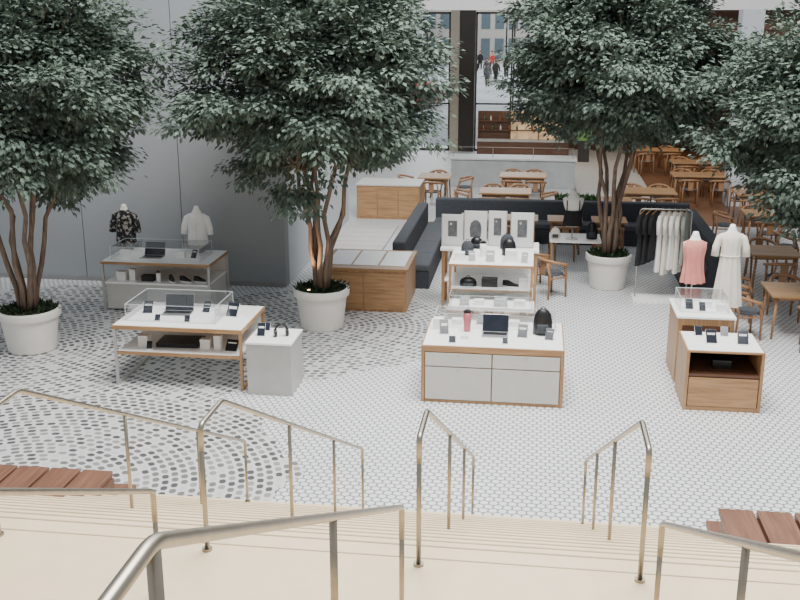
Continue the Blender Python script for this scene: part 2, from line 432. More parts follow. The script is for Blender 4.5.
def vitrine(x,y,z,w,d,h,lab='clear acrylic display cover'):
    t=T('display_cover',lab,'display case',(x,y,z))
    k=.004;b=B()
    b.box(-w/2,w/2,-d/2,-d/2+k,0,h-k);b.box(-w/2,w/2,d/2-k,d/2,0,h-k)
    b.box(-w/2,-w/2+k,-d/2+k,d/2-k,0,h-k);b.box(w/2-k,w/2,-d/2+k,d/2-k,0,h-k);b.box(-w/2,w/2,-d/2,d/2,h-k,h)
    b.obj('panes',GLASS,t)
    b=B();e=.003
    for sx in (-1,1):
        for sy in (-1,1):b.box(sx*w/2-e,sx*w/2+e,sy*d/2-e,sy*d/2+e,0,h)
        b.box(sx*w/2-e,sx*w/2+e,-d/2,d/2,h-e,h+e);
    for sy in (-1,1):b.box(-w/2,w/2,sy*d/2-e,sy*d/2+e,h-e,h+e)
    b.obj('polished_edge',GEDGE,t)
    return t

# ---------------------------------------------------------------- centre counter
t=T('display_counter','white-topped oak display counter with four pale grey drawers','counter',(-.46,13.12,0))
w=.94;d=.62;h=.80
bx('side_panel',OAKZ,t,-w,-w+.045,-d,d,0,h-.03,.004);bx('side_panel',OAKZ,t,w-.045,w,-d,d,0,h-.03,.004)
bx('carcass',OAK,t,-w+.045,w-.045,-d+.03,d,.03,h-.03)
bx('countertop',OAK,t,-w,w,-d,d,h-.03,h-.004,.003)
bx('top_surface',WHITE,t,-w+.02,w-.02,-d+.02,d-.02,h-.004,h)
bx('plinth',OAK,t,-w+.045,w-.045,-d+.01,-d+.03,0,.035)
for (x0,x1) in ((-w+.055,-.008),(.008,w-.055)):
    for (z0,z1) in ((.045,.50),(.515,.70)):
        dr=bx('drawer',PANEL,t,x0,x1,-d-.002,-d+.03,z0,z1,.003)
        xm=(x0+x1)/2
        bx('handle',STEEL2,dr,xm-.02,xm+.02,-d-.012,-d-.002,z1-.035,z1-.025)
bx('apron',OAK,t,-w+.045,w-.045,-d,-d+.03,.715,h-.03)
vitrine(-.46,13.5,.8,1.66,.36,.2)
carton(-1.0,13.5,.8,.14,.12,.08);phone(-.68,13.5,.8,.0,w=.1,h=.13);carton(-.2,13.5,.8,.14,.12,.08)
phone(-1.14,13.0,.8,.15,w=.12,h=.22);carton(-1.24,13.24,.8,.14,.12,.16);tumbler(-.84,13.18,.8,ROSE,.30,.052)
laptop(-.45,13.05,.8,0,.36,'open dark tablet with keyboard on the white counter');phone(-.08,12.98,.8,-.1,label='grey smartphone leaning on a white display stand',w=.13,h=.20)
bag(.19,13.18,.8,0,.26,.36);phone(.28,12.92,.8,-.2,w=.11,h=.17);carton(-.85,12.85,.8,.09,.09,.05)
phone(-1.0,12.64,.8,.1,w=.09,h=.1);phone(-.3,12.68,.8,.1,w=.07,h=.09)
t=T('display_plinth','low white plinth with an oak edge between the counters','plinth',(-.56,14.28,0))
bx('body',WHITE,t,-.62,.62,-.28,.28,0,.82,.004);bx('edge_band',OAK,t,-.64,.64,-.30,.30,.82,.85,.003);bx('top_surface',WHITE,t,-.63,.63,-.29,.29,.85,.87,.003)
vitrine(-.56,14.28,.87,1.2,.5,.2)
phone(-.95,14.18,.87,0,w=.14,h=.16);carton(-.74,14.28,.87,.14,.12,.08);phone(-.42,14.18,.87,0,w=.2,h=.18);carton(-.14,14.25,.87,.16,.12,.1)
t=T('display_rack','open display rack with oak posts and white shelves','shelf',(-.6,15.3,0))
w=.62;d=.5;H_=1.36
for sx in (-1,1):
    for sy in (-1,1):bx('post',OAKZ,t,sx*w-.02,sx*w+.02,sy*d-.02,sy*d+.02,0,H_-.02)
for z in (H_,.97):
    s_=bx('shelf',WHITE,t,-w-.02,w+.02,-d-.02,d+.02,z-.02,z,.003)
    bx('edge_band',OAK,s_,-w-.02,w+.02,-d-.03,-d-.02,z-.04,z-.004)
bx('base_cabinet',WHITE,t,-w+.03,w-.03,-d+.03,d-.05,.0,.7)
bx('back_panel',WHITE,t,-w+.02,w-.02,d-.04,d-.02,.7,H_-.02)
carton(-1.1,15.05,H_,.16,.14,.12);phone(-.9,14.95,H_,.1);phone(-.62,14.95,H_,0,w=.13,h=.2);carton(-.3,15.05,H_,.18,.16,.18);phone(-.1,14.95,H_,-.1)
tumbler(-.75,15.3,H_,WPLASTIC,.24,.05,'white insulated bottle with a black lid');bag(-.35,15.45,H_,0,.22,.26);bag(-1.0,15.4,H_,0,.2,.22,DKFAB,'grey pouch standing on the white shelf')
bag(-.95,14.95,.97,0,.26,.14,lab='black pouch on a white shelf');carton(-.62,14.95,.97,.24,.14,.14,BLACK,lab='small black product box');shoe(-.3,14.98,.97,1.3);carton(-.1,15.0,.97,.14,.14,.16)
t=T('display_table','tall white display table with oak legs','table',(-.72,17.25,0))
bx('table_top',WHITE,t,-.85,.85,-.35,.35,1.06,1.1,.003)
for sx in (-1,1):
    for sy in (-1,1):bx('leg',OAKZ,t,sx*.8-.025,sx*.8+.025,sy*.3-.025,sy*.3+.025,0,1.06)
bx('shelf',WHITE,t,-.78,.78,-.3,.3,.5,.53)
def board(x,y,z,w,h,kind):
    t=T('product_board','soft grey upright display board picturing a '+kind,'display board',(x,y,z))
    bx('foot',SILVER,t,-w/2,w/2,-.05,.05,0,.012)
    bx('panel',BOARDP,t,-w/2,w/2,-.01,.01,.012,h,.003)
    bx('frame_edge',GREYMET,t,-w/2-.012,-w/2,-.012,.012,.012,h);bx('frame_edge',GREYMET,t,w/2,w/2+.012,-.012,.012,.012,h)
    if kind=='bag':
        B().rings([(h*.25,w*.24,.002,0,-.012),(h*.5,w*.28,.002,0,-.012),(h*.66,w*.22,.002,0,-.012),(h*.74,w*.08,.002,0,-.012)],12).obj('picture',PICT,t)
    else:
        bx('picture',PICT,t,-w*.22,w*.22,-.013,-.0101,h*.3,h*.8)
        B().tube([(-w*.08,-.0131,h*.7),(-w*.08,-.016,h*.7)],w*.06,10).obj('picture_lens',SILVER,t)
board(-1.38,17.15,1.1,.36,.56,'phone');board(-.98,17.2,1.1,.38,.62,'bag');board(-.6,17.25,1.1,.30,.62,'phone');board(-.17,17.15,1.1,.38,.62,'phone')
bag(-.95,17.0,1.1,0,.22,.2);bag(-.42,17.02,1.1,0,.24,.26,DKFAB,'grey fabric backpack standing upright')

# ---------------------------------------------------------------- left front table
t=T('display_table','white-topped display table with grey metal frame legs and a lower shelf','table',(-4.79,13.15,0))
w=.93;d=.6;h=.88
bx('table_top',OAK,t,-w,w,-d,d,h-.06,h-.004,.003);bx('top_surface',WHITE,t,-w+.015,w-.015,-d+.015,d-.015,h-.004,h)
for sx in (-1,1):
    b=B();x=sx*(w-.03)
    for sy in (-1,1):b.box(x-.02,x+.02,sy*(d-.02)-.02,sy*(d-.02)+.02,0,h-.06)
    b.box(x-.02,x+.02,-d+.04,d-.04,0,.04)
    b.obj('leg_frame',GREYMET if sx<0 else OAKZ,t,.003)
bx('shelf',WHITE,t,-w+.055,w-.055,-d+.03,d-.03,.47,.50,.003)
bx('shelf_edge',OAK,t,-w+.055,w-.055,-d+.02,-d+.03,.45,.50)
bx('back_panel',WHITE,t,-w+.055,w-.055,d-.04,d-.03,.5,.82)
vitrine(-4.95,13.2,.88,1.3,.85,.24)
laptop(-5.0,13.2,.88,.05,.42);phone(-5.42,13.15,.88,.1,w=.14,h=.2,name='tablet',cat='tablet',label='small dark tablet on a white stand')
phone(-4.6,13.3,.88,-.05,w=.11);phone(-4.18,13.15,.88,-.15,w=.17,h=.22,name='tablet',cat='tablet',label='dark tablet on a white stand');phone(-5.15,12.82,.88,.1,w=.08,h=.1);phone(-4.72,12.82,.88,.1,w=.08,h=.1)
carton(-4.9,13.0,.5,.6,.4,.06,BLACK,.05,'flat black presentation box on the shelf');carton(-5.38,12.85,.5,.14,.12,.16);carton(-4.48,12.85,.5,.14,.1,.14);carton(-4.3,12.85,.5,.1,.1,.2);phone(-4.08,12.75,.5,-.1,w=.18,h=.18)
phone(-5.25,12.7,.5,.2,w=.08,h=.12)
t=T('display_pedestal','square grey metal pedestal with a white top','pedestal',(-3.47,12.78,0))
bx('body',GREYMET,t,-.31,.31,-.33,.33,0,.72,.004);bx('top_plate',WHITE,t,-.32,.32,-.34,.34,.72,.75,.003)
phone(-3.64,12.72,.75,.1,w=.11,h=.2);headphones(-3.36,12.75,.75,.4);phone(-3.62,12.98,.75,.1,w=.08,h=.12)

# ---------------------------------------------------------------- left rear
t=T('display_table','white-topped display table with pale oak legs and closed lower cabinet','table',(-6.42,16.55,0))
w=.98;d=.55;h=.9
bx('table_top',OAK,t,-w,w,-d,d,h-.05,h-.004,.003);bx('top_surface',WHITE,t,-w+.015,w-.015,-d+.015,d-.015,h-.004,h)
for sx in (-1,1):
    for sy in (-1,1):bx('leg',GREYMET,t,sx*(w-.025)-.02,sx*(w-.025)+.02,sy*(d-.025)-.02,sy*(d-.025)+.02,0,h-.05)
bx('shelf',WHITE,t,-w+.05,w-.05,-d+.02,d-.02,.50,.53,.003)
bx('cabinet',PANEL,t,-w+.05,w-.05,-d+.06,d-.06,.04,.5,.003);bx('back_panel',PANEL,t,-w+.05,w-.05,d-.06,d-.05,.53,.85)
vitrine(-6.45,16.45,.9,1.6,.7,.24)
laptop(-6.6,16.4,.9,0,.38);carton(-7.1,16.4,.9,.16,.1,.12);carton(-6.1,16.45,.9,.16,.12,.12);phone(-5.85,16.4,.9,-.1)
shoe(-5.95,16.2,.53,1.2);shoe(-5.70,16.22,.53,1.3);shoe(-6.2,16.2,.53,.6,DKFAB,'dark grey low sneaker with a white sole');carton(-7.1,16.2,.53,.16,.14,.16);carton(-6.9,16.2,.53,.1,.1,.2);carton(-6.62,16.2,.53,.22,.14,.1,BLACK,lab='flat black product box on the shelf');tumbler(-6.42,16.15,.53,WPLASTIC,.18,.04,'white insulated bottle with a black lid')

# ---------------------------------------------------------------- busts / mannequins
def bust(x,y,z,mat,lab,stand=.12,sc=1.0,sleeves=True,dress=None,rot=0,cloth='shirt',vest=False):
    t=T('mannequin',lab,'mannequin',(x,y,z),rot)
    z0=stand
    B().lathe([(.12,0),(.12,.012),(.02,.016)],20).obj('base',STEEL2,t)
    B().tube([(0,0,.01),(0,0,z0+.08)],.012,8).obj('pole',STEEL2,t)
    s=sc
    B().rings([(z0,.11*s,.08*s,0,0),(z0+.1*s,.125*s,.09*s,0,0),(z0+.25*s,.12*s,.085*s,0,0),(z0+.38*s,.16*s,.10*s,0,0),(z0+.46*s,.17*s,.085*s,0,0),(z0+.50*s,.08*s,.06*s,0,0),(z0+.58*s,.048*s,.048*s,0,0),(z0+.62*s,.035*s,.035*s,0,0)],20).obj('torso',SKINM,t,smooth=True)
    if vest:
        B().rings([(z0+.02,.165*s,.12*s,0,0),(z0+.1*s,.15*s,.11*s,0,0),(z0+.20*s,.14*s,.10*s,0,0),(z0+.27*s,.15*s,.105*s,0,0)],40,False,.04,7,x).obj(cloth,mat,t,smooth=True)
        for q in (-1,1):B().tube([(q*.1*s,-.10*s,z0+.26*s),(q*.1*s,-.10*s,z0+.38*s),(q*.1*s,-.03*s,z0+.49*s),(q*.1*s,.08*s,z0+.44*s),(q*.1*s,.1*s,z0+.27*s)],.010*s,6).obj('strap',mat,t,smooth=True)
    elif dress:
        zb=z0-dress
        B().rings([(zb,(.15+.10*dress)*s,(.12+.08*dress)*s,0,0),(zb+dress*.5,(.155+.04*dress)*s,(.12+.04*dress)*s,0,0),(z0-.0,.15*s,.115*s,0,0),(z0+.12*s,.14*s,.105*s,0,0),(z0+.25*s,.14*s,.1*s,0,0),(z0+.38*s,.165*s,.112*s,0,0),(z0+.46*s,.168*s,.093*s,0,0),(z0+.50*s,.085*s,.062*s,0,0)],56,False,.15,9,x).obj('dress' if dress>.3 else 'top',mat,t,smooth=True)
        if dress>.3:B().tube([(.15*s*math.cos(a),.113*s*math.sin(a),z0+.13*s) for a in [2*pi*i/16 for i in range(17)]],.01,6).obj('waist_tie',mat,t)
    else:
        R_=[(z0-.06,.18*s,.13*s,0,0),(z0+.1*s,.17*s,.12*s,0,0),(z0+.25*s,.16*s,.11*s,0,0),(z0+.38*s,.178*s,.118*s,0,0),(z0+.46*s,.178*s,.098*s,0,0),(z0+.495*s,.095*s,.07*s,0,0),(z0+.52*s,.06*s,.06*s,0,0)]
        B().rings(R_,40,False,.06,7,x).obj(cloth,mat,t,smooth=True)
        B().tube([(.066*s*math.cos(a),.064*s*math.sin(a)-.004,z0+.515*s-.02*math.cos(a+pi/2)) for a in [2*pi*i/14 for i in range(15)]],.013*s,6).obj('collar',mat,t,smooth=True)
        bx('placket',mat,t,-.012,.012,-.135*s,-.10*s,z0-.02,z0+.42*s,.003)
    if sleeves:
        for q in (-1,1):
            B().tube([(q*.12*s,0,z0+.445*s),(q*.18*s,0,z0+.40*s),(q*.225*s,-.01,z0+.26*s),(q*.235*s,-.015,z0+.12*s)],[.045*s,.058*s,.056*s,.06*s],14).obj('sleeve',mat,t,smooth=True)
    return t
bust(-7.3,16.95,.9,STRIPE,'headless bust wearing a dark patterned short-sleeved shirt',.2,1.02)
bust(-5.95,16.95,.9,WCLOTH,'headless bust wearing a white short-sleeved shirt',.2,1.02)
bust(2.46,15.3,0,PINK,'mannequin on a pole wearing a coral pink sleeveless top',1.2,1.05,False,dress=.14)
bust(3.0,15.35,0,CREAM,'tall mannequin on a pole wearing a long cream dress',1.36,.98,True,dress=.66)

# ---------------------------------------------------------------- wooden counter behind tree 2
t=T('wooden_counter','low oak counter with a white tiled top beside the potted tree','counter',(-2.88,17.3,0))
bx('body',OAKZ,t,-.75,.75,-.7,.7,0,.74,.006);bx('countertop',OAK,t,-.78,.78,-.73,.73,.74,.78,.005)
for i in range(3):bx('top_inset',WHITE,t,-.7+i*.48,-.26+i*.48,-.5,.6,.78,.79,.002)
bx('door',OAK,t,-.72,-.01,-.715,-.70,.05,.70,.003);bx('door',OAK,t,.01,.72,-.715,-.70,.05,.70,.003)

# ---------------------------------------------------------------- right displays
t=T('display_counter','small oak display counter with a white top, open niche and drawer','counter',(2.54,13.08,0))
w=.49;d=.42;h=.83
bx('side_panel',OAKZ,t,-w,-w+.04,-d,d,0,h-.03,.003);bx('side_panel',OAKZ,t,w-.04,w,-d,d,0,h-.03,.003)
bx('countertop',OAK,t,-w,w,-d,d,h-.03,h-.004,.003);bx('top_surface',WHITE,t,-w+.02,w-.02,-d+.02,d-.02,h-.004,h)
bx('back_panel',DWOOD,t,-w+.04,w-.04,d-.03,d,0,h-.03);bx('niche_floor',DWOOD,t,-w+.04,w-.04,-d+.02,d-.03,.47,.5)
bx('niche_lining',BLACK,t,-w+.04,w-.04,d-.04,d-.031,.5,h-.03)
bx('drawer',OAK,t,-w+.05,w-.05,-d+.005,d-.05,.06,.455,.004);bx('plinth',OAK,t,-w+.04,w-.04,-d+.01,-d+.03,0,.055)
carton(2.55,13.0,.5,.24,.16,.12,BLACK,lab='black box in the open niche')
phone(2.4,12.98,.83,.05,w=.14,h=.2);phone(2.8,12.98,.83,-.05,w=.14,h=.2);phone(2.28,13.3,.83,.1,w=.1,h=.14);phone(2.62,13.32,.83,-.1,w=.1,h=.14);carton(2.88,13.32,.83,.1,.08,.07)
t=T('display_counter','taller oak display plinth with a white top','counter',(2.44,14.15,0))
bx('body',OAKZ,t,-.38,.38,-.45,.45,0,.95,.004);bx('countertop',WHITE,t,-.4,.4,-.47,.47,.95,.98,.003)
bx('recess',DWOOD,t,-.32,.32,-.455,-.45,.1,.85)
vitrine(2.44,14.2,.98,.66,.6,.2)
phone(2.25,14.05,.98,.05,w=.11,h=.16);carton(2.5,14.2,.98,.16,.12,.1);carton(2.67,14.05,.98,.1,.1,.1);phone(2.42,13.98,.98,.05,w=.09,h=.14)

# ---------------------------------------------------------------- clothes rack
t=T('clothes_rack','chrome clothes rack on a white platform','clothes rack',(2.35,18.0,0))
bx('platform',WHITE,t,-.5,.5,-.22,.22,0,.06,.004)
B().tube(corner([(-.45,0,.06),(-.45,0,1.68),(.45,0,1.68),(.45,0,.06)],.06,5),.012,8).obj('frame',STEEL2,t,smooth=True)
def garment(x,mat,L,lab,rot,k):
    t=T('hanging_garment',lab,'clothing',(x,18.0,1.68),rot,group='garments on the rack')
    B().tube([(0,0,-.012),(0,0,.02),(0,.015,.03),(0,.03,.015)],.003,5).obj('hook',STEEL2,t)
    B().tube([(0,-.19,-.07),(0,0,-.015),(0,.19,-.07)],.008,6).obj('hanger',OAK,t)
    b=B();n=28;R_=[(-.03,.02,.06),(-.07,.03,.18),(-.14,.04,.215),(-.4,.045,.205),(-L*.8,.055,.225),(-L,.06,.25)]
    for kk,(z,a,c) in enumerate(R_):
        for j in range(n):
            an=2*pi*j/n;q=1+.30*math.sin(an*7+k*2.1+kk*.3)*min(1,kk/3)
            b.v.append((a*math.cos(an)*q,c*math.sin(an),z))
    for i in range(len(R_)-1):
        for j in range(n):
            a0=i*n+j;a1=i*n+(j+1)%n;b.f.append((a0,a1,a1+n,a0+n))
    b.obj('garment_body',mat,t,smooth=True)
    for s_ in (-1,1):
        B().tube([(0,s_*.17,-.1),(0,s_*.235,-.2),(.01,s_*.25,-.42)],[.035,.04,.036],10).obj('sleeve',mat,t,smooth=True)
for i,(mt,L,lb) in enumerate([(BCLOTH,1.0,'black garment on a hanger'),(BCLOTH,.95,'black garment on a hanger'),(BCLOTH,.9,'black garment on a hanger'),(WCLOTH,1.1,'white shirt on a hanger'),(CREAM,1.15,'cream dress on a hanger'),(WCLOTH,1.05,'white shirt on a hanger'),(CREAM,1.12,'cream dress on a hanger'),(GREYCL,.95,'sage grey shirt on a hanger')]):
    garment(1.98+i*.104,mt,L,lb,-.55 if i<3 else -.35,i)

# ---------------------------------------------------------------- dining furniture
def make_chair():
    t=T('dining_chair','light oak dining chair with a curved back and dark seat','chair',(0,0,0))
    B().rings([(.42,.2,.19,0,0),(.435,.225,.21,0,0),(.45,.225,.21,0,0),(.46,.2,.19,0,0)],20).obj('seat',DKFAB2,t,smooth=True)
    for sx in (-1,1):
        B().tube([(sx*.2,-.19,0),(sx*.205,-.18,.42),(sx*.24,-.10,.62)],[.018,.025,.02],8).obj('leg',CHAIRW,t,smooth=True)
        B().tube([(sx*.2,.22,0),(sx*.19,.19,.44),(sx*.16,.24,.68)],[.018,.025,.02],8).obj('leg',CHAIRW,t,smooth=True)
        B().tube([(sx*.2,-.18,.38),(sx*.19,.19,.38)],.016,6).obj('side_stretcher',CHAIRW,t)
    pts=[(.27*math.cos(a),-.08+.32*math.sin(a),.64+.08*math.sin(a)) for a in [pi*(-.06)+pi*1.12*i/14 for i in range(15)]]
    B().tube(pts,.03,8).obj('backrest',CHAIRW,t,smooth=True)
    B().box(-.07,.07,.2,.215,.44,.69).obj('splat',CHAIRW,t,.004)
    B().tube([(-.2,-.18,.4),(.2,-.18,.4)],.018,6).obj('front_rail',CHAIRW,t)
    return t
def make_table(w,d,lab,loc,mat=OAK):
    t=T('dining_table',lab,'table',loc)
    bx('table_top',mat,t,-w/2,w/2,-d/2,d/2,.70,.74,.008)
    for sx in (-1,1):
        for sy in (-1,1):
            B().tube([(sx*(w/2-.06),sy*(d/2-.06),0),(sx*(w/2-.1),sy*(d/2-.1),.70)],[.018,.028],8).obj('leg',CHAIRW,t,smooth=True)
    bx('apron',mat,t,-w/2+.1,w/2-.1,-d/2+.1,d/2-.1,.64,.70)
    return t
TB=[(.9,.9,-2.7,27.4),(1.3,.9,-.7,25.2),(1.3,.9,-.3,27.9),(1.3,.9,2.9,25.7),(.9,.9,4.5,19.15),(1.0,.9,4.3,16.3),(.75,.7,-1.2,21.75),(.75,.7,-.25,21.75),(.75,.7,.7,21.75),(.75,.7,1.65,21.75),(.7,.7,-.9,19.1),(1.6,.8,4.6,28.6),(1.6,.8,4.9,31.2),(.8,.8,5.1,23.0),(.8,.8,6.0,20.9),(1.6,.8,7.6,29.2),(.7,.7,2.0,24.3),(1.2,.8,5.6,25.7),(1.2,.8,7.6,26.3),(1.6,.8,4.0,34.0),(1.6,.8,6.8,33.0),(1.6,.8,7.8,23.4)]
for (w,d,x,y) in TB: make_table(w,d,'light oak dining table with tapered legs',(x,y,0.004 if (y>25 and x>3.4) else 0))
CH=[(-2.7,28.25,0),(-2.7,26.55,pi),(-3.5,27.4,pi/2),(-1.9,27.4,-pi/2),
(-1.05,26.05,.1),(-.35,26.05,-.1),(-1.05,24.35,pi),(-.35,24.35,pi),(-1.75,25.2,pi/2),(.35,25.2,-pi/2),
(-.6,28.75,0),(0.0,28.75,.1),(-.6,27.05,pi),(.05,27.05,pi),
(2.55,26.55,0),(3.25,26.55,0),(2.55,24.85,pi),(3.25,24.85,pi),
(-1.2,21.05,pi),(-.25,21.05,pi),(.7,21.05,pi),(1.65,21.05,pi),
(-.9,19.85,0),(.1,18.75,1.9),(.38,18.05,2.3),(-1.55,20.3,.6),
(3.55,17.0,1.4),(3.45,16.0,1.8),(4.3,17.1,0),(4.4,15.45,3.0),(4.5,20.05,0),(4.5,18.35,pi),(5.4,19.4,-pi/2),
(4.3,23.0,pi/2),(5.1,23.8,0),(5.1,22.2,pi),(5.2,20.9,pi/2),(6.0,21.7,0),(6.0,20.1,pi),
(4.2,29.4,0),(5.0,29.4,0),(4.2,27.8,pi),(5.0,27.8,pi),(4.5,32.0,0),(5.3,32.0,0),(4.5,30.4,pi),(5.3,30.4,pi),(7.2,30.0,0),(8.0,30.0,0),(7.2,28.4,pi),(8.0,28.4,pi),
(5.3,26.5,0),(5.9,26.5,0),(5.3,24.9,pi),(5.9,24.9,pi),(7.3,27.1,0),(7.9,27.1,0),(7.3,25.5,pi),(7.9,25.5,pi),(3.6,34.8,0),(4.4,34.8,0),(3.6,33.2,pi),(4.4,33.2,pi),(6.4,33.8,0),(7.2,33.8,0),(6.4,32.2,pi),(7.2,32.2,pi),(7.4,24.2,0),(8.2,24.2,0),(7.4,22.6,pi),(8.2,22.6,pi)]
base=make_chair();x,y,r=CH[0];base.location=(x,y,0);base.rotation_euler=(0,0,r);base['group']='oak dining chairs'
for (x,y,r) in CH[1:]:clone(base,(x,y,.004 if (y>25 and x>3.4) else 0),r+random.uniform(-.12,.12),group='oak dining chairs')
t=T('display_table','white-topped display table with slim oak legs','table',(.85,19.75,0))
bx('table_top',WHITE,t,-.5,.5,-.4,.4,.72,.75,.003)
for sx in (-1,1):
    for sy in (-1,1):bx('leg',OAKZ,t,sx*.46-.02,sx*.46+.02,sy*.36-.02,sy*.36+.02,0,.72)
bust(.78,19.6,.75,BCLOTH,'headless white bust wearing a black strappy top',.26,1.2,False,cloth='top',vest=True)
bag(1.17,19.65,.75,0,.22,.34,lab='black handbag standing on the table',name='handbag');bag(.46,19.65,.75,0,.2,.2,CREAM,'cream pouch on the table',name='handbag')

def banquette(x0,x1,y0,y1,side,lab):
    t=T('banquette',lab,'bench',((x0+x1)/2,(y0+y1)/2,0))
    w=(x1-x0)/2;d=(y1-y0)/2
    bx('base',DKFAB,t,-w+(.2 if side=='W' else 0),w-(.2 if side=='E' else 0),-d+.02,d,0,.34,.004)
    k=.24
    if side=='N':bk=(-w,w,d-k,d);st=(-w,w,-d,d-k)
    if side=='W':bk=(-w,-w+k,-d,d);st=(-w+k,w,-d,d)
    if side=='E':bk=(w-k,w,-d,d);st=(-w,w-k,-d,d)
    bx('backrest',DKFAB,t,*bk,.34 if side=='N' else 0,.90,.03)
    n=max(2,int(max(w,d)*2/.9))
    for i in range(n):
        if side=='N':a=st[0]+(st[1]-st[0])*i/n;c=st[0]+(st[1]-st[0])*(i+1)/n;q=(a+.005,c-.005,st[2],st[3])
        else:a=st[2]+(st[3]-st[2])*i/n;c=st[2]+(st[3]-st[2])*(i+1)/n;q=(st[0],st[1],a+.005,c-.005)
        bx('seat_cushion',DKFAB2,t,*q,.34,.47,.03)
banquette(-2.25,3.5,22.42,23.15,'N','long charcoal upholstered banquette')
banquette(-2.6,-1.9,18.2,22.38,'W','charcoal upholstered banquette with a high back')
banquette(2.85,3.55,18.9,22.38,'E','charcoal upholstered banquette with a high back')
t=T('low_platform','low pale slatted platform beside the pale wall','platform',(-3.85,22.1,0))
for i in range(7):bx('board',PANEL,t,-.6,.6,-1.6+i*.48,-1.6+i*.48+.44,0,.06,.004)
t=T('service_cabinet','oak service cabinet with a pale top','cabinet',(-3.65,25.3,0))
bx('body',OAKZ,t,-.8,.8,-.5,.5,0,.85,.005);bx('countertop',PANEL,t,-.82,.82,-.52,.52,.85,.89,.004)
for i in range(3):bx('door',OAK,t,-.78+i*.53,-.28+i*.53,-.515,-.5,.06,.8,.003)
t=T('planter_box','low white planter filled with green plants','planter',(1.0,23.7,0))
bx('box',WHITE,t,-.5,.5,-.2,.2,0,.6,.005)
V=[];F=[]
for i in range(900):
    p=Vector((random.uniform(-.48,.48),random.uniform(-.18,.18),.6+random.uniform(0,.28)));d=Vector((random.gauss(0,.6),random.gauss(0,.6),.8)).normalized();sd=d.cross(Vector((random.gauss(0,1),random.gauss(0,1),.1))).normalized()
    o=len(V);l=.1;V+=[p,p+d*l*.5+sd*.02,p+d*l,p+d*l*.5-sd*.02];F+=[(o,o+1,o+2),(o,o+2,o+3)]
me=bpy.data.meshes.new('plants');me.from_pydata([tuple(v) for v in V],[],F);o=bpy.data.objects.new('plants',me);COL.objects.link(o);o.parent=t;me.materials.append(leafmat('green_plant',(.02,.07,.015),(.05,.14,.03),(.12,.25,.06)))

# ---------------------------------------------------------------- back cafe
t=T('service_counter','long grey concrete cafe counter','counter',(-.65,30.5,0))
bx('body',CONC,t,-1.85,1.85,-.4,.4,0,.82,.01);bx('countertop',flat('pale_stone',(.62,.62,.605),.4),t,-1.9,1.9,-.45,.45,.82,.88,.006)
t=T('counter_screen','low glass screen on the cafe counter','screen',(-.65,30.2,.88))
bx('pane',WINGLASS,t,-1.8,1.8,-.005,.005,0,.3);b=B();b.box(-1.8,1.8,-.008,.008,.3,.315)
for x in (-1.8,-.6,.6,1.79):b.box(x-.01,x+.01,-.008,.008,0,.3)
b.obj('frame',STEEL2,t)
WARM=flat('painted_glow_wood',(.62,.42,.24),.5,var=.35,scale=3,emit=.7)  # warm cafe light put into the wood as bright colour and emission
WARMD=flat('painted_dim_wood',(.20,.105,.055),.5,var=.3,scale=2,emit=.06)  # dimmer copy of the panel wood, its weak glow painted in too
t=T('back_bar','oak back bar with open shelves and a painted warm glow','bar',(-.2,36.8,0))
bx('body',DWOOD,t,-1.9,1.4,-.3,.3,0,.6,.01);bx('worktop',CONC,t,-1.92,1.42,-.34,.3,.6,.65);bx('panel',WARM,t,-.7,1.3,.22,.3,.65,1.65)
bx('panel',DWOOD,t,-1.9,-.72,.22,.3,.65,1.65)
for z in (.95,1.28):bx('shelf',DWOOD,t,-1.85,1.3,.06,.22,z,z+.03)
for x in (-1.88,-.72,.3,1.3):bx('upright',DWOOD,t,x-.02,x+.02,.06,.22,.65,1.65)
rb=random.Random(5)
BC=[flat('amber_bottle',(.3,.1,.03),.2),flat('green_bottle',(.05,.12,.06),.2),flat('pale_bottle',(.6,.6,.55),.2)]
for i in range(20):
    t=T('bottle','small glass bottle on the bar shelf','bottle',(-1.95+(i%10)*.3+rb.uniform(-.04,.04)+.05,36.94,.98 if i<10 else 1.31),group='bottles on the back bar')
    B().lathe([(.03,0),(.035,.01),(.035,.11),(.012,.15),(.012,.19)],10).obj('body',BC[i%3],t,smooth=True);B().lathe([(.014,.19),(.014,.205)],8).obj('cap',BLACK,t)
WOODFL=wood('brown_floorboards',(.13,.062,.036),(.23,.115,.065),.4,'X')
struct(bx('floor_wood',WOODFL,None,3.4,9.8,25.0,39.3,-.05,.004),'brown timber floor of the dining area')
struct(bx('wall_cafe',DARKIN,None,.4,9.8,39.4,39.7,0,7),'dark brown cafe back wall')
struct(bx('ceiling_cafe',wood('ceiling_wood',(.10,.05,.03),(.19,.10,.06),.6,'X'),None,.4,9.8,30.3,39.4,4.6,4.75),'dark timber cafe ceiling')
struct(bx('trim_2',WHITE,None,-5.2,9.8,29.7,30.3,5.14,6.4),'white beam across the opening')
struct(bx('trim_3',RWALL,None,5.2,5.75,27.8,28.4,0,5.14),'white square column')
struct(bx('trim_4',flat('dark_bronze',(.03,.026,.022),.4,.3),None,-2.9,-2.35,38.2,38.7,0,6.4),'dark bronze column at the window')
struct(bx('trim_5',flat('beige_pilaster',(.36,.32,.26),.6),None,-3.25,-2.92,38.25,38.7,0,6.4),'beige pilaster beside the dark column')
struct(bx('trim_6',DWOOD,None,.4,9.8,30.35,30.6,3.9,5.1),'dark timber fascia below the beam')
DKM=flat('dark_mullion',(.05,.045,.04),.4,.4)
